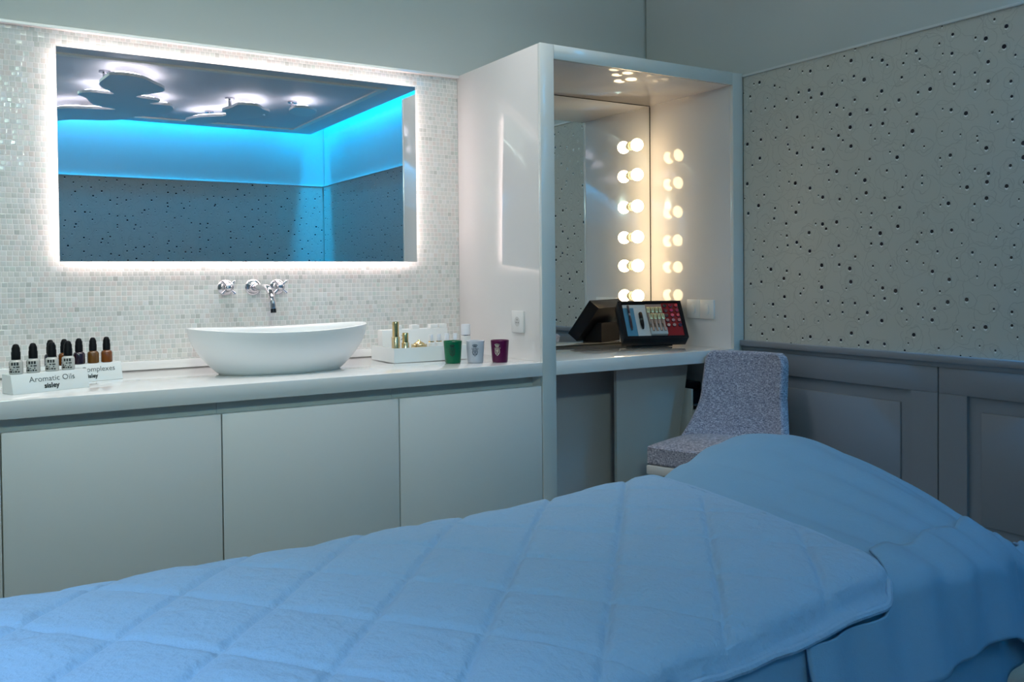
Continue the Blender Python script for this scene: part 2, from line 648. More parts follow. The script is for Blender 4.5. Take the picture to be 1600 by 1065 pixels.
# suspended ceiling board with a pale band, cove behind its edges
bb = box(BX0, BX1, BY0, BY1, BZ, BZ + 0.03, 0.002)
add_box(bb, BX1 + 0.0005, XR + 0.011, BY1 - 0.08, BY1, BZ, ZU)  # unseen end block, added to stop cove light spilling towards the niche
add_box(bb, BX0 + 0.12, BX1 - 0.12, BY0 + 0.12, BY1 - 0.12, BZ + 0.03, ZU)
board = struct('ceiling_board', bb, CEIL, 'suspended grey ceiling board with clouds under it, seen in the mirror')
bnd = bmesh.new()
i0, i1 = 0.20, 0.245
for (a, b, c, d) in ((BX0 + i0, BX1 - i0, BY0 + i0, BY0 + i1), (BX0 + i0, BX1 - i0, BY1 - i1, BY1 - i0),
                     (BX0 + i0, BX0 + i1, BY0 + i1, BY1 - i1), (BX1 - i1, BX1 - i0, BY0 + i1, BY1 - i1)):
    add_box(bnd, a, b, c, d, BZ - 0.012, BZ)
struct('ceiling_band', bnd, BAND, 'pale band framing the ceiling board')

# ------------------------------------------------------------------ cloud ceiling lamps
def cam_reflect(px, py, zplane):
    """point of the plane z=zplane seen at (px,py) in the wall mirror (plane y=-0.04)"""
    cpos = Vector((-1.8468, -3.4331, 1.1286))
    d = F * 1384.1 + R * (px - 800) - U * (py - 456.1)
    t = (-0.04 - cpos.y) / d.y
    h = cpos + t * d
    d = Vector((d.x, -d.y, d.z))
    t = (zplane - h.z) / d.z
    return h + t * d


clouds = [
    ('white cloud-shaped ceiling lamp, the largest and leftmost in the mirror',
     [(60, 178), (85, 171), (107, 169), (140, 170), (181, 171), (150, 165), (140, 159), (134, 153), (121, 147), (142, 144), (178, 147),
      (160, 137), (155, 130), (166, 121), (174, 117), (200, 118), (225, 123), (241, 131), (256, 138), (255, 143),
      (240, 146), (212, 151), (235, 155), (250, 159), (234, 162), (265, 165), (271, 170), (267, 174), (232, 181), (206, 183), (190, 187), (158, 188), (110, 187), (70, 190)],
     [(196, 113), (108, 168)]),
    ('white cloud-shaped ceiling lamp with a long tail, middle one in the mirror',
     [(290, 189), (300, 185), (314, 183), (335, 182), (351, 181), (353, 177), (347, 173), (362, 168), (371, 164), (385, 164), (403, 166),
      (411, 171), (420, 174), (421, 178), (410, 179), (414, 181), (400, 184), (375, 187), (345, 191), (312, 193)],
     [(383, 158), (314, 179)]),
    ('small round-edged cloud ceiling lamp, rightmost in the mirror',
     [(452, 175), (456, 170), (464, 168), (480, 169), (490, 172), (495, 177), (484, 182), (464, 181)],
     [(470, 163)]),
]
PB, PT = 2.365, 2.383
for label, px, stems in clouds:
    pts = [cam_reflect(x, y, PB) for x, y in px]
    # keep the far lobes on the board
    poly = [(max(min(p.x, BX1 - 0.3), BX0 + 0.3), max(p.y, BY0 + 0.14)) for p in pts]
    # round the outline (closed Catmull-Rom)
    sm = []
    n = len(poly)
    for i in range(n):
        p0, p1, p2, p3 = (Vector(poly[(i + k) % n]) for k in (-1, 0, 1, 2))
        for s in range(4):
            t = s / 4
            q = 0.5 * ((2 * p1) + (p2 - p0) * t + (2 * p0 - 5 * p1 + 4 * p2 - p3) * t * t + (3 * p1 - p0 - 3 * p2 + p3) * t ** 3)
            sm.append((q.x, q.y))
    cx = sum(p[0] for p in sm) / len(sm)
    cy = sum(p[1] for p in sm) / len(sm)
    t = thing('cloud_ceiling_lamp', label, 'lamp', (cx, cy, PB), 0, 'cloud lamps under the ceiling board')
    loc = [(x - cx, y - cy) for x, y in sm]
    obj('cloud_plate', prism(loc, 0, PT - PB), WPLAST, t, sm=False)
    # light strip on top, following the outline a little inside
    strip = bmesh.new()
    m_ = len(loc)
    area2 = sum(loc[i][0] * loc[(i + 1) % m_][1] - loc[(i + 1) % m_][0] * loc[i][1] for i in range(m_))
    sgn = 1 if area2 > 0 else -1
    ring = []
    for i in range(m_):
        a, b = Vector(loc[i - 1]), Vector(loc[(i + 1) % m_])
        dd = (b - a)
        if dd.length < 1e-6:
            continue
        dd.normalize()
        nrm = Vector((-dd.y, dd.x)) * sgn
        p = Vector(loc[i]) + nrm * 0.04
        ring.append((p.x, p.y, PT - PB + 0.008))
    ring.append(ring[0])
    add_tube(strip, ring, 0.007, 4, caps=False)
    obj('light_strip', strip, CLED, t)
    for s in stems:
        p = cam_reflect(s[0], s[1], 2.43)
        q = min(sm, key=lambda c: (c[0] - p.x) ** 2 + (c[1] - p.y) ** 2)
        vx, vy = (cx - q[0]) * 0.35, (cy - q[1]) * 0.35
        obj('stem', lathe([(0, PT - PB), (0.012, PT - PB), (0.012, BZ - PB - 0.012), (0.035, BZ - PB - 0.012), (0.035, BZ - PB), (0, BZ - PB)], 14,
                          T(q[0] - cx + vx * 0.5, q[1] - cy + vy * 0.5, 0)), CHROME, t)

# ------------------------------------------------------------------ wall mirror with backlight
mx0, mx1, mz0, mz1 = -1.570, -0.2215, 1.190, 1.925
t = thing('wall_mirror', 'wide frameless backlit mirror on the mosaic wall above the basin', 'mirror', ((mx0 + mx1) / 2, 0, mz0))
ox, oz = (mx0 + mx1) / 2, mz0
obj('mirror_glass', box(mx0 - ox, mx1 - ox, -0.040, -0.034, 0, mz1 - oz, 0.0008), MIRR, t, sm=False)
obj('back_box', box(mx0 + 0.02 - ox, mx1 - 0.02 - ox, -0.034, -0.0005, 0.02, mz1 - 0.02 - oz), WPLAST, t, sm=False)
led = bmesh.new()
for a, b, c, d in ((mx0 + 0.013, mx0 + 0.02, mz0 + 0.02, mz1 - 0.02), (mx1 - 0.02, mx1 - 0.013, mz0 + 0.02, mz1 - 0.02),
                   (mx0 + 0.02, mx1 - 0.02, mz0 + 0.013, mz0 + 0.02), (mx0 + 0.02, mx1 - 0.02, mz1 - 0.02, mz1 - 0.013)):
    add_box(led, a - ox, b - ox, -0.026, -0.010, c - oz, d - oz)
obj('light_strip', led, LED, t, sm=False)

# ------------------------------------------------------------------ vanity
XV0 = -2.95
# base cabinets: each cabinet is a thing with body and door
seams = [XV0, -2.361, -1.772, -1.183, -0.589, -0.001]
names = ['white vanity cabinet at the far left, outside the photo', 'white vanity cabinet cut by the left photo edge',
         'white vanity cabinet under the aromatic oil bottles', 'white vanity cabinet below the basin', 'white vanity cabinet beside the dressing niche']
for i in range(1, 5):
    a, b = seams[i], seams[i + 1]
    t = thing('base_cabinet', names[i], 'cabinet', ((a + b) / 2, -DEP / 2, 0), 0, 'vanity cabinets under the worktop')
    hx = (b - a) / 2
    hy = DEP / 2
    bm = box(-hx + 0.0005, hx - 0.0005, -hy + 0.025, hy, 0.08, 0.705)
    add_box(bm, -hx + 0.0005, hx - 0.0005, -hy + 0.07, hy, 0.705, H - 0.0525)
    add_box(bm, -hx + 0.0005, hx - 0.0005, -hy + 0.08, hy, 0.0, 0.08)
    obj('body', bm, LAQS, t, sm=False)
    obj('door', box(-hx + 0.0018, hx - 0.0018, -hy + 0.004, -hy + 0.0245, 0.085, 0.711, 0.002), LAQS, t)
tag(obj('worktop', box(XV0, -0.0005, -DEP, -0.0005, H - 0.052, H, 0.002), TOPM), 'long white glossy vanity worktop carrying the basin', 'worktop')
struct('trim_5', box(XV0, -0.0005, -0.016, -0.0005, H + 0.0002, H + 0.032, 0.002), TOPM, 'low white upstand between worktop and mosaic', sm=True)

# dressing niche: tall white cabinet frame
t = thing('dressing_niche', 'tall white lacquered dressing niche frame with a desk inside', 'cabinet', (XR / 2, -DEP / 2, 0))
oy, ox = -DEP / 2, XR / 2
PW = 0.0615


def nb(x0, x1, y0, y1, z0, z1, bev=0.0012):
    return box(x0 - ox, x1 - ox, y0 - oy, y1 - oy, z0, z1, bev)


obj('side_panel', nb(0, PW, -DEP + 0.018, -0.0005, 0, ZT), LAQ, t)
obj('side_panel', nb(XR - PW, XR - 0.002, -DEP + 0.018, -0.0005, 0, ZT), LAQ, t)
obj('top_panel', nb(PW, XR - PW, -DEP + 0.018, -0.0005, ZI, ZT), LAQ, t)
fr = bmesh.new()
add_box(fr, 0 - ox, PW - ox, -DEP - oy, -DEP + 0.018 - oy, 0, ZT, bev=0.0015)
add_box(fr, XR - PW - ox, XR - 0.002 - ox, -DEP - oy, -DEP + 0.018 - oy, 0, ZT, bev=0.0015)
add_box(fr, PW + 0.0006 - ox, XR - PW - 0.0006 - ox, -DEP - oy, -DEP + 0.018 - oy, ZI, ZT, bev=0.0015)
obj('face_frame', fr, mat('pale_satin_lacquer', (0.62, 0.66, 0.66), 0.16, coat=0.7), t)
obj('back_panel', nb(PW, XR - PW, -0.05, -0.001, 0, ZI), CAVE, t)
tag(obj('desk_top', box(PW + 0.0005, XR - PW - 0.0005, -DEP + 0.0005, -0.051, H - 0.052, H, 0.002), TOPM),
    'white glossy dressing desk top inside the niche', 'desk')
# niche mirror
t = thing('niche_mirror', 'tall mirror at the back of the dressing niche behind the bulbs', 'mirror', (XR / 2, -0.0515, H))
obj('mirror_glass', box(PW + 0.003 - ox, XR - PW - 0.005 - ox, -0.0585, 0.0, 0.006, ZI - H - 0.0038), MIRR, t, sm=False)
ed = bmesh.new()
a0, a1 = PW + 0.0005 - ox, XR - PW - 0.0005 - ox
add_box(ed, a0, a1, -0.0585, -0.0, ZI - H - 0.0035, ZI - H - 0.0003)
add_box(ed, a0, a1, -0.060, -0.0, 0.0005, 0.0055)
add_box(ed, a1 - 0.0035, a1, -0.060, -0.0, 0.006, ZI - H - 0.006)
obj('mirror_edge', ed, DARKE, t, sm=False)

# six globe bulbs on the mirror
MY = -0.110
g0 = thing('globe_bulb', '', 'light bulb', (0.878, MY, 1.743), 0, 'glowing globe bulbs in a column on the niche mirror')
obj('socket', lathe([(0, 0.0005), (0.021, 0.0005), (0.021, 0.006), (0.015, 0.010), (0.0135, 0.022), (0, 0.022)], 20, RX(PI / 2)), mat('cream_socket', (0.75, 0.68, 0.5), 0.3), g0)
prof = [(0.0125, 0.018)] + [(0.030 * math.sin(a), 0.050 - 0.030 * math.cos(a)) for a in [0.45 + k * (PI - 0.45) / 14 for k in range(15)]]
prof[-1] = (0, 0.080)
obj('glass_globe', lathe(prof, 28, RX(PI / 2)), BULB, g0)
order = ['topmost', 'second from the top', 'third from the top', 'third from the bottom', 'second from the bottom', 'lowest']
for i, z in enumerate((1.743, 1.602, 1.453, 1.307, 1.170, 1.026)):
    lab = 'glowing globe bulb on the niche mirror, %s of the six' % order[i]
    if i == 0:
        g0['label'] = lab
    else:
        dup(g0, (0.878, MY, z), 0, lab)

# sockets and switches
def outlet(name, label, cat, loc, rz, kind, group=None):
    t = thing(name, label, cat, loc, rz, group)
    s = 0.0425
    pl = obj('plate', box(-s, s, -0.009, 0, -s, s, 0.002), WPLAST, t)
    if kind == 'socket':
        obj('socket_well', lathe([(0.019, 0.0092), (0.022, 0.0098), (0.0235, 0.0092), (0.0235, 0.009), (0.019, 0.009)], 28, RX(PI / 2)), WPLAST, t)
        sfc = obj('socket_face', lathe([(0, 0.0091), (0.0188, 0.0091), (0.0188, 0.0085), (0, 0.0085)], 28, RX(PI / 2)), mat('grey_socket_face', (0.6, 0.6, 0.6), 0.4), t)
        for x, z in ((-0.007, -0.003), (0.007, -0.003), (0, 0.008)):
            obj('socket_hole', lathe([(0, 0.0096), (0.0024, 0.0096), (0.0024, 0.009), (0, 0.009)], 10, T(x, 0, z) @ RX(PI / 2)), DARKE, sfc)
    else:
        r = []
        for k in range(28):
            a = 2 * PI * k / 28
            r.append((0.014 * math.cos(a), 0.010 * (1 if math.sin(a) > 0 else -1) + 0.013 * math.sin(a)))
        bm = prism(r, 0, 0.004, 0.001)
        bm.transform(T(0, -0.009, 0) @ RX(PI / 2))
        obj('rocker', bm, WPLAST, t)
    return t


outlet('power_socket', 'square white power socket on the cabinet side beside the candles', 'socket', (-0.0002, -0.492, 0.947), -PI / 2, 'socket')
outlet('light_switch', 'white square switch with an oval rocker in the niche, nearer the room', 'switch', (XR - PW - 0.0002, -0.500, 0.968), -PI / 2, 'switch', 'switches in the niche')
outlet('light_switch', 'white square switch in the niche, half hidden behind the makeup display', 'switch', (XR - PW - 0.0002, -0.413, 0.968), -PI / 2, 'switch', 'switches in the niche')

# under the desk
tag(obj('fixed_panel', box(PW + 0.001, 0.62, -0.335, -0.32, 0.001, H - 0.0525), CAVE2), 'dark grey back panel in the knee space beside the pillar', 'panel')
bm = bmesh.new()
pz = [(0.468, 0.001), (0.745, 0.001), (0.872, H - 0.0525), (0.468, H - 0.0525)]
va = [bm.verts.new((x, -0.510, z)) for x, z in pz]
vb = [bm.verts.new((x, -0.493, z)) for x, z in pz]
bm.faces.new(va)
bm.faces.new(vb[::-1])
for k in range(4):
    bm.faces.new((va[k], va[(k + 1) % 4], vb[(k + 1) % 4], vb[k]))
bmesh.ops.recalc_face_normals(bm, faces=bm.faces[:])
tag(obj('leaning_panel', bm, CAVE, sm=False), 'grey panel with a slanted right edge under the dressing desk', 'panel')

# ------------------------------------------------------------------ basin
def basin():
    t = thing('vessel_basin', 'white oval vessel basin with raised ends on the worktop', 'basin', (-0.902, -0.345, H))
    A, B = 0.315, 0.190
    a, b = 0.212, 0.125

    def rimz(u):
        return 0.146 + 0.014 * abs(math.cos(u)) ** 2.0

    bm = bmesh.new()
    nu = 96
    # outer profile s 0..1 from foot to rim, inner back down
    prof = []
    for k in range(17):
        s = k / 16
        f = 1 - (1 - s) ** 1.85
        prof.append(('o', f, s))
    for k in range(3):
        prof.append(('r', 0, k / 2))
    for k in range(1, 15):
        s = 1 - k / 14
        prof.append(('i', 1 - (1 - s) ** 2.3, s))
    rings = []
    for kind, f, s in prof:
        ring = []
        for k in range(nu):
            u = 2 * PI * k / nu
            c, sn = math.cos(u), math.sin(u)
            rz = rimz(u)
            if kind == 'o':
                rx, ry, z = a + (A - a) * f, b + (B - b) * f, s * rz
            elif kind == 'r':
                rx, ry, z = A - 0.004 - 0.004 * s, B - 0.004 - 0.004 * s, rz + 0.002 - 0.002 * s
            else:
                rx, ry, z = 0.03 + (A - 0.012 - 0.03) * f, 0.02 + (B - 0.012 - 0.02) * f, 0.018 + s * (rz - 0.020)
            ring.append(bm.verts.new((rx * c, ry * sn, z + (0.0 if kind != 'o' or s > 0 else 0.0))))
        rings.append(ring)
    for p, q in zip(rings, rings[1:]):
        for k in range(nu):
            bm.faces.new((p[k], p[(k + 1) % nu], q[(k + 1) % nu], q[k]))
    bm.faces.new(rings[0][::-1])
    bm.faces.new(rings[-1])
    bmesh.ops.recalc_face_normals(bm, faces=bm.faces[:])
    bw = obj('bowl', bm, CERAM, t, angle=60)
    obj('drain', lathe([(0, 0.0215), (0.018, 0.0215), (0.021, 0.0185), (0, 0.0185)], 24), CHROME, bw)


basin()

# taps: two cross handles and a spout, each fixed to the wall
def cross_tap(label, x):
    t = thing('cross_handle_tap', label, 'tap', (x, 0, 1.093), 0, 'chrome cross handles beside the spout')
    obj('rosette', lathe([(0, 0.0002), (0.029, 0.0002), (0.0295, 0.004), (0.026, 0.008), (0.021, 0.0095), (0.016, 0.016), (0.0135, 0.030), (0, 0.030)], 28, RX(PI / 2)), CHROME, t)
    bm = lathe([(0, 0.028), (0.011, 0.028), (0.013, 0.036), (0.0145, 0.046), (0.012, 0.052), (0.007, 0.055), (0, 0.056)], 20, RX(PI / 2))
    for a in (0.78, 2.36, 3.93, 5.50):
        d = Vector((math.cos(a), 0, math.sin(a)))
        p = Vector((0, -0.043, 0))
        add_tube(bm, [p + d * 0.006, p + d * 0.018, p + d * 0.027, p + d * 0.033, p + d * 0.036], [0.0045, 0.0042, 0.0055, 0.0062, 0.003], 10)
    obj('cross_handle', bm, CHROME, t)


cross_tap('chrome cross-handle tap left of the spout', -1.006)
cross_tap('chrome cross-handle tap right of the spout', -0.808)
t = thing('wall_spout', 'chrome wall-mounted spout curving down over the basin', 'tap', (-0.902, 0, 1.093))
obj('rosette', lathe([(0, 0.0002), (0.030, 0.0002), (0.0305, 0.004), (0.027, 0.008), (0.021, 0.010), (0.0205, 0.016), (0.014, 0.020), (0.0125, 0.024), (0, 0.024)], 28, RX(PI / 2)), CHROME, t)
pts = [(0, -0.02, 0), (0, -0.12, 0.001), (0, -0.175, 0.0)]
for k in range(1, 9):
    a = k / 8 * 1.35
    pts.append((0, -0.175 - 0.085 * math.sin(a), -0.085 * (1 - math.cos(a))))
pts.append((0, pts[-1][1] - 0.004, pts[-1][2] - 0.012))
obj('spout_pipe', tube(pts, [0.0115] * 3 + [0.0112] * 8 + [0.0105], 16), CHROME, t)
e = pts[-1]
obj('aerator', tube([(0, e[1] + 0.0002, e[2] + 0.001), (0, e[1] - 0.002, e[2] - 0.012)], 0.0102, 16), BLACKP, t)

# ------------------------------------------------------------------ scented candles
def crest_bm(r, z0, s=1.0):
    """crown above interlaced letters, wrapped on a cylinder of radius r (front is -y)"""
    bm = bmesh.new()
    W = 0.0007

    def stroke(pts, wd=W):
        out = []
        for x, z in pts:
            x, z = x * s, z * s
            a = x / r
            out.append((r * math.sin(a), -r * math.cos(a), z0 + z))
        add_tube(bm, out, wd, 5)

    # crown: band, arches and pearls
    stroke([(-0.0065, 0.0185), (0.0065, 0.0185)], 0.0011)
    stroke([(-0.006, 0.0195), (-0.0095, 0.0245), (-0.004, 0.0262), (0, 0.0272), (0.004, 0.0262), (0.0095, 0.0245), (0.006, 0.0195)], 0.0009)
    for x in (-0.0055, -0.0025, 0, 0.0025, 0.0055):
        stroke([(x * 0.7, 0.019), (x, 0.0255)], 0.0008)
    for x, z in ((-0.0098, 0.0252), (-0.005, 0.0275), (0, 0.029), (0.005, 0.0275), (0.0098, 0.0252)):
        stroke([(x, z - 0.0006), (x, z + 0.0008)], 0.0009)
    # interlaced letters
    for q in (-1, 1):
        stroke([(q * 0.0028, 0.0165), (q * 0.0028, -0.0135)], 0.0011)
        stroke([(q * 0.0105, 0.0135), (q * 0.0125, 0.0105), (q * 0.008, 0.0055), (q * 0.0062, 0.0005), (q * 0.0095, -0.005), (q * 0.0085, -0.011), (q * 0.003, -0.015), (0, -0.0185)], 0.0009)
        stroke([(q * 0.0075, 0.0145), (q * 0.0055, 0.009), (q * 0.0085, 0.003), (q * 0.011, -0.002), (q * 0.0075, -0.0085), (q * 0.0035, -0.0125)], 0.0008)
    stroke([(-0.0028, 0.002), (0.0028, 0.002)], 0.0011)
    stroke([(-0.0028, -0.004), (0.0028, -0.004)], 0.0008)
    return bm


def candle(label, loc, col, crest_mat, rz):
    t = thing('scented_candle', label, 'candle', loc, rz, 'scented candles on the worktop')
    m = mat('candle_glass_' + label.split()[0], col, 0.28, trans=0.35, ior=1.3, coat=0.2)
    r0, r1, h = 0.0295, 0.0350, 0.083
    gl = obj('glass', lathe([(0, 0.0), (r0 - 0.003, 0.0), (r0, 0.003), (r1, h), (r1 - 0.0012, h + 0.0012), (r1 - 0.0028, h), (r0 - 0.0015, 0.007), (0, 0.007)], 40), m, t)
    wm = mat('tinted_wax_' + label.split()[0], tuple(min(1, 0.45 * c + 0.02) for c in col), 0.5)
    wx = obj('wax', lathe([(0, 0.0075), (r0 - 0.0018, 0.0075), (r0 + (r1 - r0) * 0.78 - 0.0033, 0.066), (0, 0.066)], 32), wm, t)
    obj('wick', tube([(0, 0, 0.066), (0.0003, 0, 0.074)], 0.0008, 6), RUBBER, wx)
    bm = crest_bm(0.0330, 0.0, 0.97)
    for v in bm.verts:      # follow the flare of the glass
        zz = v.co.z + 0.045
        k = (r0 + (r1 - r0) * zz / h) / 0.0330
        v.co.x *= k
        v.co.y *= k
        v.co.z = zz
    obj('crest', bm, crest_mat, gl)


candle('green glass scented candle with a dark crest, left of the three', (-0.283, -0.470, H), (0.0, 0.17, 0.075), mat('dark_green_foil', (0.004, 0.03, 0.03), 0.4), -0.55)
candle('white glass scented candle with a dark blue crest, middle of the three', (-0.208, -0.510, H), (0.66, 0.70, 0.78), mat('navy_foil', (0.02, 0.05, 0.10), 0.4), -0.55)
candle('plum purple glass scented candle with a silver crest, beside the socket', (-0.121, -0.545, H), (0.13, 0.006, 0.07), mat('silver_foil', (0.75, 0.72, 0.62), 0.25, metal=0.8), -0.85)

# ------------------------------------------------------------------ aromatic oil stands and bottles
def stand(label, loc, rz, W, texts, group):
    t = thing('display_stand', label, 'display stand', loc, rz, group)
    # wedge: leaning front face, flat top
    bm = bmesh.new()
    Dp, h = 0.07, 0.056
    sec = [(0.0, 0.0), (0.014, h), (Dp, h), (Dp, 0.0)]
    va = [bm.verts.new((-W / 2, y, z)) for y, z in sec]
    vb = [bm.verts.new((W / 2, y, z)) for y, z in sec]
    bm.faces.new(va)
    bm.faces.new(vb[::-1])
    for k in range(4):
        bm.faces.new((va[k], va[(k + 1) % 4], vb[(k + 1) % 4], vb[k]))
    bmesh.ops.recalc_face_normals(bm, faces=bm.faces[:])
    bmesh.ops.bevel(bm, geom=bm.edges[:], offset=0.0008, segments=1, affect='EDGES')
    blk = obj('block', bm, ACRYL, t)
    tilt = math.atan2(0.014, h)
    for body, size, zc, xo, bold, mm in texts:
        b2 = text_bm(body, size, 0.0002, 'CENTER', bold)
        b2.transform(T(xo, zc * math.tan(tilt) - 0.0004, zc) @ RX(PI / 2 - tilt))
        obj('lettering', b2, mm, blk, sm=False)
    return t


fr_rot = 0.36
stand('pale acrylic stand reading Aromatic Oils, in front', (-1.632, -0.497, H), fr_rot, 0.222,
      [('Aromatic Oils', 0.0232, 0.031, 0.004, -0.0001, PRINT), ('sisley', 0.0205, 0.0115, 0.000, 0.0006, PRINTD)], 'acrylic bottle stands on the worktop')
stand('white acrylic stand reading Complexes, behind the oils stand', (-1.528, -0.305, H), 0.28, 0.25,
      [('Complexes', 0.0235, 0.031, 0.049, -0.0001, PRINT), ('sisley', 0.018, 0.012, 0.026, 0.0006, PRINTD)], 'acrylic bottle stands on the worktop')


def dropper(gm, s, label_kind):
    """origin at the bottle's foot"""
    t = thing('dropper_bottle', '', 'bottle')
    r = 0.0185 * s
    gb = obj('glass_body', lathe([(0, 0), (r - 0.002, 0), (r, 0.002), (r, 0.033 * s), (r - 0.002, 0.038 * s), (r * 0.62, 0.0415 * s), (r * 0.6, 0.044 * s), (0, 0.044 * s)], 28), gm, t)
    obj('dropper_cap', lathe([(0, 0.0425 * s), (r * 0.66, 0.0425 * s), (r * 0.66, 0.063 * s), (r * 0.6, 0.065 * s), (r * 0.6, 0.075 * s), (r * 0.5, 0.079 * s), (r * 0.42, 0.084 * s), (r * 0.22, 0.087 * s), (0, 0.0875 * s)], 20), RUBBER, t)
    if label_kind:
        bm = bmesh.new()
        rr = r + 0.0003
        rnd = random.Random(3)
        z = 0.006
        for row in range(4):
            x = -0.9
            while x < 0.75:
                wdt = rnd.uniform(0.14, 0.5)
                if rnd.random() < 0.85:
                    hh = rnd.choice((0.002, 0.0035, 0.005)) if row < 3 else 0.0085
                    a0, a1 = x, min(x + wdt, 0.95)
                    n = 4
                    up = [bm.verts.new((rr * math.sin(a0 + (a1 - a0) * k / n), -rr * math.cos(a0 + (a1 - a0) * k / n), z + hh)) for k in range(n + 1)]
                    dn = [bm.verts.new((rr * math.sin(a0 + (a1 - a0) * k / n), -rr * math.cos(a0 + (a1 - a0) * k / n), z)) for k in range(n + 1)]
                    for k in range(n):
                        bm.faces.new((dn[k], dn[k + 1], up[k + 1], up[k]))
                x += wdt + 0.12
            z += 0.0068
        obj('label_print', bm, PRINTD, gb, sm=False)
    return t


cf, sf = math.cos(fr_rot), math.sin(fr_rot)
fb = [-0.086, -0.038, 0.016, 0.064]
labs = ['clear glass dropper bottle with black cap on the oils stand, leftmost of four', 'clear glass dropper bottle with black cap on the oils stand, second from left',
        'clear glass dropper bottle with black cap on the oils stand, third from left', 'clear glass dropper bottle with black cap at the right end of the oils stand']
proto = None
for i, x in enumerate(fb):
    y = 0.036
    loc = (-1.632 + x * cf - y * sf, -0.497 + x * sf + y * cf, H + 0.056)
    if proto is None:
        proto = dropper(CLEARG, 1.0, True)
        proto.location = loc
        proto.rotation_euler = (0, 0, -0.5)
        tag(proto, labs[0], group='clear oil bottles on the front stand')
    else:
        dup(proto, loc, -0.5, labs[i])
cf, sf = math.cos(0.28), math.sin(0.28)
back = [(-0.088, VIOLET, 'dark brown dropper bottle at the left end of the back stand, behind the clear ones'),
        (-0.046, ORANGE, 'orange-brown dropper bottle on the back stand, half hidden by a clear one'),
        (-0.001, VIOLET, 'almost black violet dropper bottle in the middle of the back stand'),
        (0.043, AMBER, 'amber dropper bottle on the back stand, second from the right'),
        (0.087, ORANGE, 'amber dropper bottle at the right end of the back stand')]
for x, gm, lab in back:
    y = 0.034
    b = dropper(gm, 0.96, False)
    b.location = (-1.528 + x * cf - y * sf, -0.305 + x * sf + y * cf, H + 0.056)
    tag(b, lab, group='brown glass bottles on the back stand')

# ------------------------------------------------------------------ white product tray
TXO, TYO = -0.335, -0.250
t = thing('display_tray', 'white open display tray holding cosmetics beside the basin', 'tray', (TXO, TYO, H))
tx0, tx1, ty0, ty1, th = -0.470 - TXO, -0.148 - TXO, -0.350 - TYO, -0.130 - TYO, 0.056
bm = box(tx0, tx1, ty0, ty1, 0.0005, 0.034)
for a, b, c, d in ((tx0, tx1, ty0, ty0 + 0.006), (tx0, tx1, ty1 - 0.006, ty1), (tx0, tx0 + 0.006, ty0 + 0.006, ty1 - 0.006), (tx1 - 0.006, tx1, ty0 + 0.006, ty1 - 0.006)):
    add_box(bm, a, b, c, d, 0.034, th)
obj('tray_body', bm, ACRYL, t, sm=False)
rs = obj('back_riser', box(-0.445 - TXO, tx1 - 0.007, ty1 - 0.052, ty1 - 0.007, 0.0345, 0.116, 0.001), WPLAST, t)
bm = bmesh.new()   # small black leaf branch printed on the riser
bx, by, bz = -0.355 - TXO, ty1 - 0.0525, 0.088
add_tube(bm, [(bx - 0.010, by, bz - 0.014), (bx - 0.002, by, bz - 0.006), (bx + 0.001, by, bz)], [0.001, 0.0016, 0.0007], 6)
for dx, dz in ((-0.008, 0.006), (-0.003, 0.013), (0.004, 0.015), (0.003, 0.006)):
    add_tube(bm, [(bx, by, bz - 0.003), (bx + dx * 0.6, by, bz + dz * 0.55), (bx + dx, by, bz + dz)], [0.0006, 0.0016, 0.0003], 6)
obj('leaf_print', bm, PRINTD, rs)
ZTR = H + 0.0345


def gold_bottle(loc, s, label):
    t = thing('gold_pump_bottle', label, 'bottle', loc, 0, 'gold bottles in the white tray')
    r = 0.0155 * (0.85 + 0.15 * s)
    obj('bottle_body', lathe([(0, 0), (r, 0), (r, 0.055 * s), (r * 0.9, 0.0575 * s), (0, 0.0575 * s)], 28), mat('pale_gold', (0.72, 0.58, 0.34), 0.2, metal=0.9), t)
    obj('cap', lathe([(0, 0.0575 * s), (r * 0.80, 0.0575 * s), (r * 0.80, 0.105 * s), (r * 0.72, 0.109 * s), (0, 0.109 * s)], 28), GOLD, t)
    return t


gold_bottle((-0.452, -0.325, ZTR), 1.12, 'tall gold bottle standing in the left corner of the white tray')
gold_bottle((-0.414, -0.330, ZTR), 0.72, 'short gold bottle right of the tall one in the white tray')
t = thing('gold_jar', 'low gold cream jar with a domed lid in the white tray', 'jar', (-0.338, -0.292, ZTR + 0.0))
obj('jar_body', lathe([(0, 0), (0.030, 0), (0.0315, 0.002), (0.0315, 0.028), (0.030, 0.0295), (0, 0.0295)], 32), mat('pale_gold', (0.72, 0.58, 0.34), 0.2, metal=0.9), t)
obj('lid', lathe([(0, 0.0297), (0.022, 0.0297), (0.021, 0.033), (0.014, 0.037), (0.006, 0.041), (0.005, 0.046), (0, 0.047)], 32), GOLD, t)
sv = None
for i, x in enumerate((-0.283, -0.249, -0.213, -0.176)):
    lab = 'small white serum bottle with gold collar in the tray, %s of the four' % ('leftmost', 'second from left', 'third from left', 'rightmost')[i]
    if sv is None:
        sv = thing('serum_bottle', lab, 'bottle', (x, -0.288, ZTR), 0, 'small white serum bottles in the tray')
        obj('bottle_body', lathe([(0, 0), (0.0125, 0), (0.013, 0.002), (0.013, 0.032), (0.011, 0.034), (0, 0.034)], 24), WPLAST, sv)
        obj('collar', lathe([(0, 0.0342), (0.0115, 0.0342), (0.0115, 0.038), (0, 0.038)], 24), GOLD, sv)
        obj('cap', lathe([(0, 0.0382), (0.0095, 0.0382), (0.0085, 0.063), (0.0075, 0.065), (0, 0.065)], 24), WCAP, sv)
    else:
        dup(sv, (x, -0.288, ZTR), 0, lab)
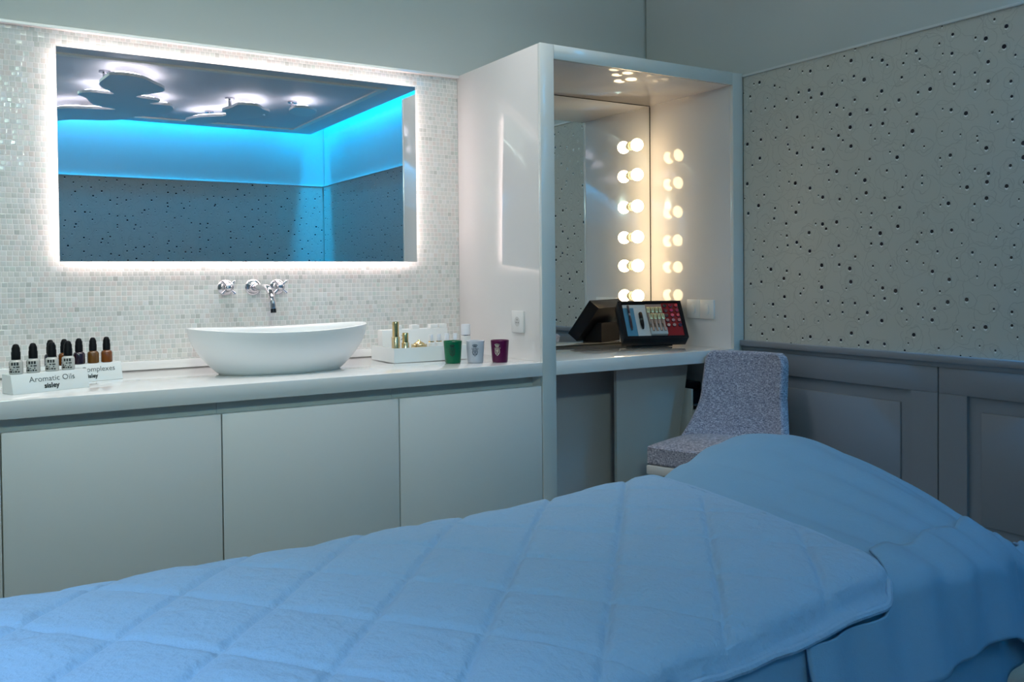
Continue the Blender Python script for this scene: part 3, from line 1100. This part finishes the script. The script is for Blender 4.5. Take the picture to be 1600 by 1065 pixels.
# white cartons on the riser with caps above
for i, x in enumerate((-0.372, -0.296, -0.212, -0.170)):
    lab = 'small white carton on the riser of the tray, %s' % ('right of the tall gold bottle', 'behind the gold jar', 'behind the serum bottles', 'at its right end')[i]
    t = thing('white_carton', lab, 'box', (x, -0.160, H + 0.1162), 0, 'white cartons on the tray riser')
    obj('carton', box(-0.0165, 0.0165, -0.014, 0.014, 0, 0.016, 0.001), WPLAST, t)
# tall white bottle beside the cabinet
t = thing('tall_white_bottle', 'tall white bottle with a silver ring standing by the cabinet side behind the candles', 'bottle', (-0.098, -0.235, H))
obj('bottle_body', lathe([(0, 0), (0.018, 0), (0.0195, 0.002), (0.0195, 0.084), (0, 0.084)], 28), WPLAST, t)
obj('ring', lathe([(0, 0.0842), (0.0188, 0.0842), (0.0188, 0.0875), (0, 0.0875)], 28), CHROME, t)
obj('cap', lathe([(0, 0.0877), (0.0195, 0.0877), (0.0193, 0.128), (0.017, 0.131), (0, 0.131)], 28), WCAP, t)

# ------------------------------------------------------------------ makeup display
DX, DY, DR = 0.660, -0.325, -0.42
TLT = 0.64      # lean back from vertical
W_, L_, TH_ = 0.280, 0.203, 0.058
t = thing('makeup_display', 'black tilted makeup tester display on the dressing desk', 'display stand', (DX, DY, H), DR)
XS = 1.07
SL0 = T(0, 0, 0.040) @ RX(-TLT)
SL = SL0 @ Matrix.Diagonal((XS, 1, 1, 1))      # slab frame: x right, z up the slope, -y outward


def slab(x0, x1, y0, y1, z0, z1, bev=0.0):
    return box(x0, x1, y0, y1, z0, z1, bev, SL)


sl = slab(0, W_, 0, TH_, 0, L_, 0.002)
for a, b, c, d in ((0, W_, 0, 0.012), (0, W_, L_ - 0.010, L_), (0, 0.014, 0.012, L_ - 0.010), (W_ - 0.014, W_, 0.012, L_ - 0.010)):
    add_box(sl, a, b, -0.004, 0, c, d, SL)
obj('slab', sl, BLACKP, t)
bm = bmesh.new()
yy = math.sin(TLT) * L_
sec = [(0.052, 0.0005), (0.155, 0.0005), (0.155, 0.095), (0.13, 0.095), (0.052, 0.006)]
va = [bm.verts.new((0.05, y, z)) for y, z in sec]
vb = [bm.verts.new((W_ * XS - 0.06, y, z)) for y, z in sec]
bm.faces.new(va)
bm.faces.new(vb[::-1])
for k in range(5):
    bm.faces.new((va[k], va[(k + 1) % 5], vb[(k + 1) % 5], vb[k]))
bmesh.ops.recalc_face_normals(bm, faces=bm.faces[:])
obj('foot', bm, BLACKP, t, sm=False)


def card(name, x0, x1, z0, z1, m, y=-0.0012):
    return obj(name, slab(x0, x1, y, -0.0001, z0, z1), m, t, sm=False)


card('blue_card', 0.018, 0.064, 0.014, 0.166, mat('blue_card', (0.07, 0.27, 0.45), 0.4))
card('white_card', 0.018, 0.118, 0.1665, 0.183, mat('white_card', (0.62, 0.66, 0.70), 0.4))
card('white_card', 0.0645, 0.118, 0.014, 0.166, mat('white_card', (0.62, 0.66, 0.70), 0.4))
card('lip_gloss_holder', 0.1185, 0.190, 0.014, 0.050, mat('grey_acrylic', (0.45, 0.5, 0.54), 0.2), -0.016)
card('beige_card', 0.1185, 0.190, 0.0505, 0.186, mat('beige_card', (0.36, 0.26, 0.23), 0.4))
card('red_tester_card', 0.1905, 0.264, 0.014, 0.190, mat('red_card', (0.30, 0.006, 0.012), 0.3))
# pens
def on_slab(name, label, cat, x, y, z, group=None):
    o = thing(name, label, cat, (0, 0, 0), 0, group)
    o.matrix_world = T(DX, DY, H) @ RZ(DR) @ SL0 @ T(x * XS, y, z)
    return o


o = on_slab('eyeliner_pen', 'slim dark eyeliner pen with silver middle on the blue card', 'pen', 0.040, -0.0075, 0.040)
obj('pen_body', lathe([(0, 0), (0.0028, 0.002), (0.0058, 0.018), (0.0062, 0.060), (0.0048, 0.078), (0, 0.078)], 18), mat('dark_aubergine', (0.02, 0.01, 0.035), 0.12, coat=1), o)
obj('pen_ring', lathe([(0, 0.0782), (0.0050, 0.0782), (0.0050, 0.092), (0, 0.092)], 18), CHROME, o)
obj('pen_cap', lathe([(0, 0.0922), (0.0058, 0.0922), (0.0058, 0.132), (0.004, 0.136), (0, 0.136)], 18), mat('dark_aubergine', (0.02, 0.01, 0.035), 0.12, coat=1), o)
o = on_slab('mascara_tube', 'thick black mascara tube on the white card', 'mascara', 0.088, -0.0105, 0.044)
obj('tube_body', lathe([(0, 0), (0.0045, 0.003), (0.0080, 0.022), (0.0088, 0.045), (0, 0.045)], 18), BLACKP, o)
obj('silver_band', lathe([(0, 0.0452), (0.0088, 0.0452), (0.0088, 0.055), (0, 0.055)], 18), mat('grey_band', (0.2, 0.24, 0.25), 0.2, metal=0.7), o)
obj('tube_cap', lathe([(0, 0.0552), (0.0088, 0.0552), (0.0086, 0.086), (0.006, 0.090), (0, 0.090)], 18), BLACKP, o)
# lip glosses in two rows
lg = None
pos = ['at the left end', 'second from left', 'second from right', 'at the right end']
GCAP = mat('mirror_gold_cap', (0.80, 0.86, 0.60), 0.10, metal=1.0)
for row, (yo, zo) in enumerate(((-0.012, 0.030), (-0.0055, 0.070))):
    for k in range(4):
        x = 0.1295 + k * 0.0172 - (0.004 if row else 0)
        lab = 'lip gloss tube with a shiny gold cap, %s of the %s row' % (pos[k], ('front', 'upper')[row])
        if lg is None:
            lg = on_slab('lip_gloss', lab, 'lip gloss', x, yo - 0.012 + 0.006, zo, 'lip gloss testers in the display')
            obj('gloss_tube', lathe([(0, 0.0), (0.0055, 0.0), (0.0058, 0.060), (0, 0.060)], 14), mat('nude_gloss', (0.48, 0.34, 0.30), 0.12, coat=1), lg)
            obj('gold_cap', box(-0.0076, 0.0076, -0.0055, 0.0055, 0.0602, 0.0900, 0.0015), GCAP, lg)
            src = lg
        else:
            r = src.copy()
            C.objects.link(r)
            r.matrix_world = T(DX, DY, H) @ RZ(DR) @ SL0 @ T(x * XS, yo - 0.006, zo)
            r['label'] = lab
            for ch in list(src.children):
                c = ch.copy()
                C.objects.link(c)
                c.parent = r
# lipstick samples: 5 rows x 3
cols = [[(0.02, 0.02, 0.025), (0.25, 0.01, 0.04), (0.75, 0.05, 0.08)],
        [(0.14, 0.05, 0.06), (0.60, 0.02, 0.14), (0.45, 0.04, 0.10)],
        [(0.16, 0.08, 0.09), (0.85, 0.12, 0.20), (0.75, 0.10, 0.14)],
        [(0.42, 0.20, 0.20), (0.45, 0.20, 0.22), (0.62, 0.22, 0.22)],
        [(0.66, 0.42, 0.36), (0.45, 0.28, 0.28), (0.05, 0.03, 0.10)]]
rn = ['top', 'second', 'third', 'fourth', 'bottom']
cn = ['left', 'middle', 'right']
for rr_ in range(5):
    for cc_ in range(3):
        x = 0.2035 + cc_ * 0.0255
        z = 0.174 - rr_ * 0.0265
        o = on_slab('lipstick_tester', 'round lipstick tester on the red card, %s row, %s column' % (rn[rr_], cn[cc_]), 'lipstick', x, -0.0014, z, 'lipstick testers on the red card')
        obj('holder', lathe([(0, 0), (0.0094, 0), (0.0094, 0.004), (0.0082, 0.0045), (0, 0.0045)], 18, RX(PI / 2)), mat('dark_red_acrylic', (0.06, 0.006, 0.012), 0.1, coat=1), o)
        obj('colour_disc', lathe([(0, 0.0046), (0.0078, 0.0046), (0.0072, 0.0066), (0, 0.0072)], 18, RX(PI / 2)), mat('lip_colour_%d%d' % (rr_, cc_), cols[rr_][cc_], 0.22, coat=1), o)

# ------------------------------------------------------------------ chair
def chair():
    fx, fy = -0.937, -0.350      # facing direction
    rz = math.atan2(fy, fx)      # local +x = facing
    # front-far corner of the seat at (0.405,-0.759); seat width 0.44, depth 0.42
    W, Dp = 0.48, 0.40
    side = Vector((-fy, fx, 0))   # local +y
    front = Vector((fx, fy, 0))
    corner = Vector((0.405, -0.767, 0))
    c = corner - front * Dp / 2 + side * W / 2   # moving toward the camera side
    # local +y must point toward the camera side: check sign
    if (corner + side * W).y > corner.y:
        c = corner - front * Dp / 2 - side * W / 2
    t = thing('upholstered_chair', 'grey-blue tweed chair with a scooped back behind the treatment bed', 'chair', (c.x, c.y, 0), rz)
    z0, z1 = 0.385, 0.458

    def seat(u, v):
        pass
    bm = box(-Dp / 2, Dp / 2, -W / 2, W / 2, z0, z1, 0.0)
    bmesh.ops.subdivide_edges(bm, edges=bm.edges[:], cuts=10, use_grid_fill=True)
    for v in bm.verts:
        x, y = v.co.x / (Dp / 2), v.co.y / (W / 2)
        if v.co.z > (z0 + z1) / 2:
            v.co.z += 0.022 * (1 - abs(x) ** 2.5) * (1 - abs(y) ** 2.5)
        # rounded plan corners, back narrower
        k = 1 - 0.10 * max(0, -x) ** 2
        v.co.y *= k
        if abs(x) > 0.8 and abs(y) > 0.8:
            q = min(1, math.hypot(abs(x) - 0.8, abs(y) - 0.8) / 0.2)
            if q > 0.95:
                v.co.x *= 0.985
                v.co.y *= 0.985
    bmesh.ops.bevel(bm, geom=[e for e in bm.edges if e.is_manifold and e.calc_face_angle(0) > 0.8], offset=0.009, segments=3, affect='EDGES', profile=0.6)
    obj('seat', bm, TWEED, t)
    obj('seat_rail', box(-Dp / 2 + 0.01, Dp / 2 + 0.002, -W / 2 + 0.004, W / 2 - 0.004, 0.348, 0.384, 0.004), mat('white_painted_wood', (0.6, 0.6, 0.6), 0.35), t)

    # scooped backrest shell
    nu, nv = 41, 31

    def surf(u, v, off):
        s = u * 2 - 1                       # across -1..1
        z = 0.40 + v * (0.806 - 0.40)
        # plan: at the seat the shell wraps forward, at the top it is nearly flat
        wrap = max(0.0, 1 - v * 2.0) ** 1.5
        hw = 0.166 + 0.014 * (1 - v) + 0.060 * max(0.0, 1 - v * 1.75) ** 1.5
        if v > 0.86:
            q = (v - 0.86) / 0.14
            hw -= 0.028 * (1 - math.sqrt(max(0, 1 - q * q)))
        y = hw * s - 0.010
        x = -0.150 - 0.085 * v + 0.03 * s * s
        x += 0.07 * wrap * abs(s) ** 4 + 0.03 * wrap
        nx = 1.0
        x += off
        return Vector((x, y, z))

    bm = bmesh.new()
    Fv = [[bm.verts.new(surf(i / (nu - 1), j / (nv - 1), 0.0)) for j in range(nv)] for i in range(nu)]
    Bv = []
    for i in range(nu):
        rowv = []
        for j in range(nv):
            p = surf(i / (nu - 1), j / (nv - 1), 0.0)
            s = i / (nu - 1) * 2 - 1
            # thicken backwards and outwards
            p = p + Vector((-0.045, 0.016 * s * abs(s) ** 2, 0.0))
            rowv.append(bm.verts.new(p))
        Bv.append(rowv)
    for i in range(nu - 1):
        for j in range(nv - 1):
            bm.faces.new((Fv[i][j], Fv[i][j + 1], Fv[i + 1][j + 1], Fv[i + 1][j]))
            bm.faces.new((Bv[i][j], Bv[i + 1][j], Bv[i + 1][j + 1], Bv[i][j + 1]))
    for j in range(nv - 1):
        bm.faces.new((Fv[0][j], Bv[0][j], Bv[0][j + 1], Fv[0][j + 1]))
        bm.faces.new((Fv[-1][j], Fv[-1][j + 1], Bv[-1][j + 1], Bv[-1][j]))
    for i in range(nu - 1):
        bm.faces.new((Fv[i][0], Fv[i + 1][0], Bv[i + 1][0], Bv[i][0]))
        bm.faces.new((Fv[i][-1], Bv[i][-1], Bv[i + 1][-1], Fv[i + 1][-1]))
    bmesh.ops.recalc_face_normals(bm, faces=bm.faces[:])
    sharp = [e for e in bm.edges if e.is_manifold and e.calc_face_angle(0) > 0.9]
    bmesh.ops.bevel(bm, geom=sharp, offset=0.012, segments=4, affect='EDGES', profile=0.5)
    obj('backrest', bm, TWEED, t, angle=60)
    for sx in (-1, 1):
        for sy in (-1, 1):
            x, y = sx * (Dp / 2 - 0.03), sy * (W / 2 - 0.035)
            obj('leg', tube([(x, y, 0.35), (x + sx * 0.02, y + sy * 0.012, 0.0005)], [0.018, 0.011], 12), mat('white_painted_wood', (0.6, 0.6, 0.6), 0.35), t)


chair()

# ------------------------------------------------------------------ equipment trolley behind the chair
t = thing('equipment_trolley', 'white trolley carrying a black machine under the desk behind the chair', 'trolley', (0.935, -0.40, 0))
obj('side_panel', box(-0.052, -0.040, -0.115, 0.10, 0.001, 0.618, 0.002), WPLAST, t)
obj('shelf', box(-0.0395, 0.060, -0.10, 0.10, 0.505, 0.520, 0.001), WPLAST, t)
obj('drawer', box(-0.0395, 0.060, -0.105, 0.10, 0.10, 0.500, 0.003), mat('grey_drawer', (0.4, 0.42, 0.44), 0.4), t)
t = thing('black_machine', 'black machine with a paper slot standing on the white trolley', 'machine', (0.946, -0.40, 0.5205))
bm = box(-0.048, 0.048, -0.09, 0.10, 0, 0.085, 0.006)
add_box(bm, -0.048, 0.048, -0.06, 0.10, 0.0855, 0.12, bev=0.006)
obj('body', bm, BLACKP, t)
obj('paper_tray', box(-0.040, 0.040, -0.112, -0.0905, 0.02, 0.026, 0.001), mat('grey_tray', (0.12, 0.14, 0.16), 0.3), t)

# ------------------------------------------------------------------ treatment bed
def clampf(v, a, b):
    return max(a, min(b, v))


def lerp_tab(x, tab):
    if x <= tab[0][0]:
        return tab[0][1]
    for (x0, y0), (x1, y1) in zip(tab, tab[1:]):
        if x <= x1:
            k = (x - x0) / (x1 - x0)
            k = k * k * (3 - 2 * k)
            return y0 + (y1 - y0) * k
    return tab[-1][1]


YC = -2.365
BEDT = 0.690
t = thing('treatment_bed', 'padded treatment bed in the foreground under blue covers', 'bed', (-1.6, YC, 0))
bm = box(-1.35, 1.00, -0.258, 0.305, 0.50, BEDT - 0.014, 0.0)
bmesh.ops.subdivide_edges(bm, edges=bm.edges[:], cuts=6, use_grid_fill=True)
bmesh.ops.bevel(bm, geom=[e for e in bm.edges if e.is_manifold and e.calc_face_angle(0) > 0.8], offset=0.03, segments=4, affect='EDGES')
obj('mattress', bm, FITTED, t)
obj('bed_frame', box(-1.30, 1.05, -0.25, 0.28, 0.40, 0.498, 0.006), LAQS, t)
obj('head_rest', box(1.005, 1.42, -0.14, 0.27, 0.46, 0.585, 0.03), FITTED, t)
obj('pedestal', box(-1.05, 0.75, -0.22, 0.22, 0.0005, 0.398, 0.01), LAQS, t)

HT = [(-1.2, .696), (-.90, .699), (-.74, .703), (-.64, .715), (-.56, .743), (-.48, .772), (-.41, .784), (-.34, .774),
      (-.24, .737), (-.10, .665), (.06, .585), (.20, .50), (.30, .38)]
CR = [(-1.0, 0.0), (-.7, .0), (-.58, .05), (-.45, .12), (-.3, .18), (-.1, .20), (.2, .12)]
NEAR = [(-2.5, -2.745), (-1.2, -2.690), (-.8, -2.660), (-.62, -2.655), (-.48, -2.64), (-.30, -2.58), (-.11, -2.52), (.06, -2.43), (.2, -2.36), (.3, -2.30)]
FAR = [(-2.5, -2.07), (-1.2, -2.032), (-.6, -2.020), (0, -2.035), (.14, -2.08), (.30, -2.2)]


def section(x, v, hem, lift=0.0, rnd=3.2):
    """v 0..1 from the near hem over the top to the far hem"""
    h = lerp_tab(x, HT) + lift
    cr = lerp_tab(x, CR)
    yn, yf = lerp_tab(x, NEAR) - lift, lerp_tab(x, FAR) + lift
    yc, hw = (yn + yf) / 2, (yf - yn) / 2

    def top(y):
        return h - cr * abs(min(0.0, y + 2.12) / 0.58) ** 1.5

    if v < 0.16:
        k = v / 0.16
        return yn - 0.010 * (1 - k), hem + (top(yn) - 0.045 - hem) * k
    if v > 0.84:
        k = (1 - v) / 0.16
        return yf + 0.010 * (1 - k), hem + (top(yf) - 0.045 - hem) * k
    a = (v - 0.16) / 0.68 * PI
    c, s = math.cos(a), math.sin(a)
    e = 2 / rnd
    y = yc - math.copysign(abs(c) ** (e * 0.8), c) * hw
    return y, top(y) - 0.045 + 0.045 * abs(s) ** e


def fold(x, y, z, amp):
    p = Vector((x * 2.2, y * 3.2, z * 2.0))
    f = noise.fractal(p, 1.0, 2.0, 3) * amp
    return f


def sheet_f(u, v):
    x = -1.30 + u * 1.60
    y, z = section(x, v, min(0.44, lerp_tab(x, HT) - lerp_tab(x, CR) - 0.12))
    f = fold(x, y, z, 0.008)
    if v < 0.16 or v > 0.84:
        y += f * 1.3 * (-1 if v < 0.5 else 1)
    z += f * 0.5
    if z > 0.6:
        # soft pulls running down from the crest of the hump
        if x > -0.62:
            z += 0.0035 * math.sin(11 * (y + 2.0) + 9 * x) * clampf((x + 0.62) * 4, 0, 1)
    return Vector((x, y, z))


bm = grid(150, 120, sheet_f)
sh = tag(obj('bed_sheet', bm, SHEET, angle=80), 'smooth blue sheet rising over a hump at the head of the bed', 'sheet')
md = sh.modifiers.new('thick', 'SOLIDIFY')
md.thickness = 0.003
md.offset = 1.0


# second cloth draped over the near side of the head end
def drape_f(u, v):
    x = -0.945 + u * 1.19
    vv = v * 0.40 + 0.0
    hem = 0.570 - 0.010 * math.sin(u * 9) - 0.01 * u
    hem = min(hem, lerp_tab(x, HT) - lerp_tab(x, CR) - 0.10)
    # the upper edge runs slanting across the hump (0.830,-2.7)->( -0.57,-2.7)
    top = 0.15 + 0.22 * clampf((x + 0.775) / 0.07, 0, 1)
    vv = v * top
    y, z = section(x, vv, hem, 0.005 + 0.008 * clampf((x + 0.74) / 0.1, 0, 1))
    k = (1 - v) ** 2
    y -= 0.012 * k + 0.010 * k * math.sin(x * 26 + 1.2) * (0.3 + 0.7 * k) + 0.004 * math.sin(x * 61)
    f = fold(x, y, z, 0.008)
    z += f * 0.5
    if x > -0.62:
        z += 0.0035 * math.sin(11 * (y + 2.0) + 9 * x) * clampf((x + 0.62) * 4, 0, 1)
    y -= 0.004
    return Vector((x, y, z + 0.001))


bm = grid(140, 40, drape_f)
dr = tag(obj('draped_towel', bm, SHEET, angle=80), 'blue cloth hanging over the near side of the bed below the hump', 'cloth')
md = dr.modifiers.new('thick', 'SOLIDIFY')
md.thickness = 0.004
md.offset = 1.0

# quilt: diamond stitched, rounded corners, piping along its hem
QX0, QX1 = -3.05, -0.690
QYN, QYF = -2.722, -2.028


def quilt_h(x, y):
    # diamond stitching, lines at +-49 degrees
    k = math.tan(49 * D2R)
    g = 0.0
    S_ = 0.185
    a = (x + 0.77 - (y + 2.1) / k) / S_
    b = (x + 1.495 + (y + 2.144) / k) / S_
    for q in (a, b):
        d = abs(q - round(q)) * S_ * math.sin(49 * D2R)
        g = max(g, math.exp(-(d / 0.0050) ** 2))
    puff = 0.0
    da = abs(a - round(a)) * 2
    db = abs(b - round(b)) * 2
    puff = (da * (2 - da)) * (db * (2 - db))
    return -0.0060 * g + 0.0036 * puff


def quilt_pt(x, y):
    """follows the sheet's own cross-section a little above it"""
    h = min(lerp_tab(x, HT), 0.716)
    yn, yf = lerp_tab(x, NEAR), lerp_tab(x, FAR)
    yc, hw = (yn + yf) / 2, (yf - yn) / 2
    e = 2 / 3.2
    q = min(1.0, abs(y - yc) / hw)
    c = q ** (1 / (e * 0.8))
    return h - 0.045 + 0.045 * max(0.0, 1 - c * c) ** (e / 2) - 0.7 * max(0.0, abs(y - yc) - hw) + 0.017 + 0.006 * clampf((x + 1.0) / 0.15, 0, 1)


def quilt_f(u, v):
    # s,t in the quilt's plane with rounded corner at the near right end
    qx1 = -0.74 + 0.06 * v
    x = QX0 + (qx1 - QX0) * u
    yn, yf = lerp_tab(x, NEAR) + 0.002 - 0.014 * clampf((x + 1.45) / 0.5, 0, 1), lerp_tab(x, FAR) + 0.002
    rc = 0.045
    if x > qx1 - rc:
        q = (x - (qx1 - rc)) / rc
        yn += rc * (1 - math.sqrt(max(0, 1 - q * q)))
        yf -= rc * (1 - math.sqrt(max(0, 1 - q * q)))
    y = yn + (yf - yn) * v
    # slight unevenness of hem
    y += 0.006 * noise.noise(Vector((x * 5, 0.3 if v < 0.5 else 7.7, 0))) * abs(2 * v - 1) ** 6
    x2 = x + 0.006 * noise.noise(Vector((y * 6, 3.3, 1.0))) * clampf((x - QX1 + 0.3) / 0.3, 0, 1)
    z = quilt_pt(x, y)
    edge = min(1, min(v, 1 - v) / 0.03, (1 - u) / 0.012)
    z += quilt_h(x, y) * edge
    z += 0.0028 * noise.fractal(Vector((x * 14, y * 14, 0)), 1.0, 2.0, 4)
    z += 0.0045 * noise.noise(Vector((x * 4, y * 2.5, 5)))
    return Vector((x2, y, z + 0.002))


t = thing('quilted_cover', 'pale blue diamond-quilted cover spread over the bed', 'quilt', (0, 0, 0))
bm = grid(520, 190, quilt_f)
q = obj('quilt_top', bm, QUILT, t, angle=80)
md = q.modifiers.new('thick', 'SOLIDIFY')
md.thickness = 0.012
md.offset = -1.0
pts = []
for i in range(200):
    p = quilt_f(i / 199, 0.0)
    pts.append(p)
for i in range(1, 60):
    pts.append(quilt_f(1.0, i / 59))
for i in range(1, 200):
    pts.append(quilt_f(1 - i / 199, 1.0))
pts = [p + Vector((0, 0, -0.004)) for p in pts]
obj('piping', tube(pts, 0.0055, 8), QUILT, t)
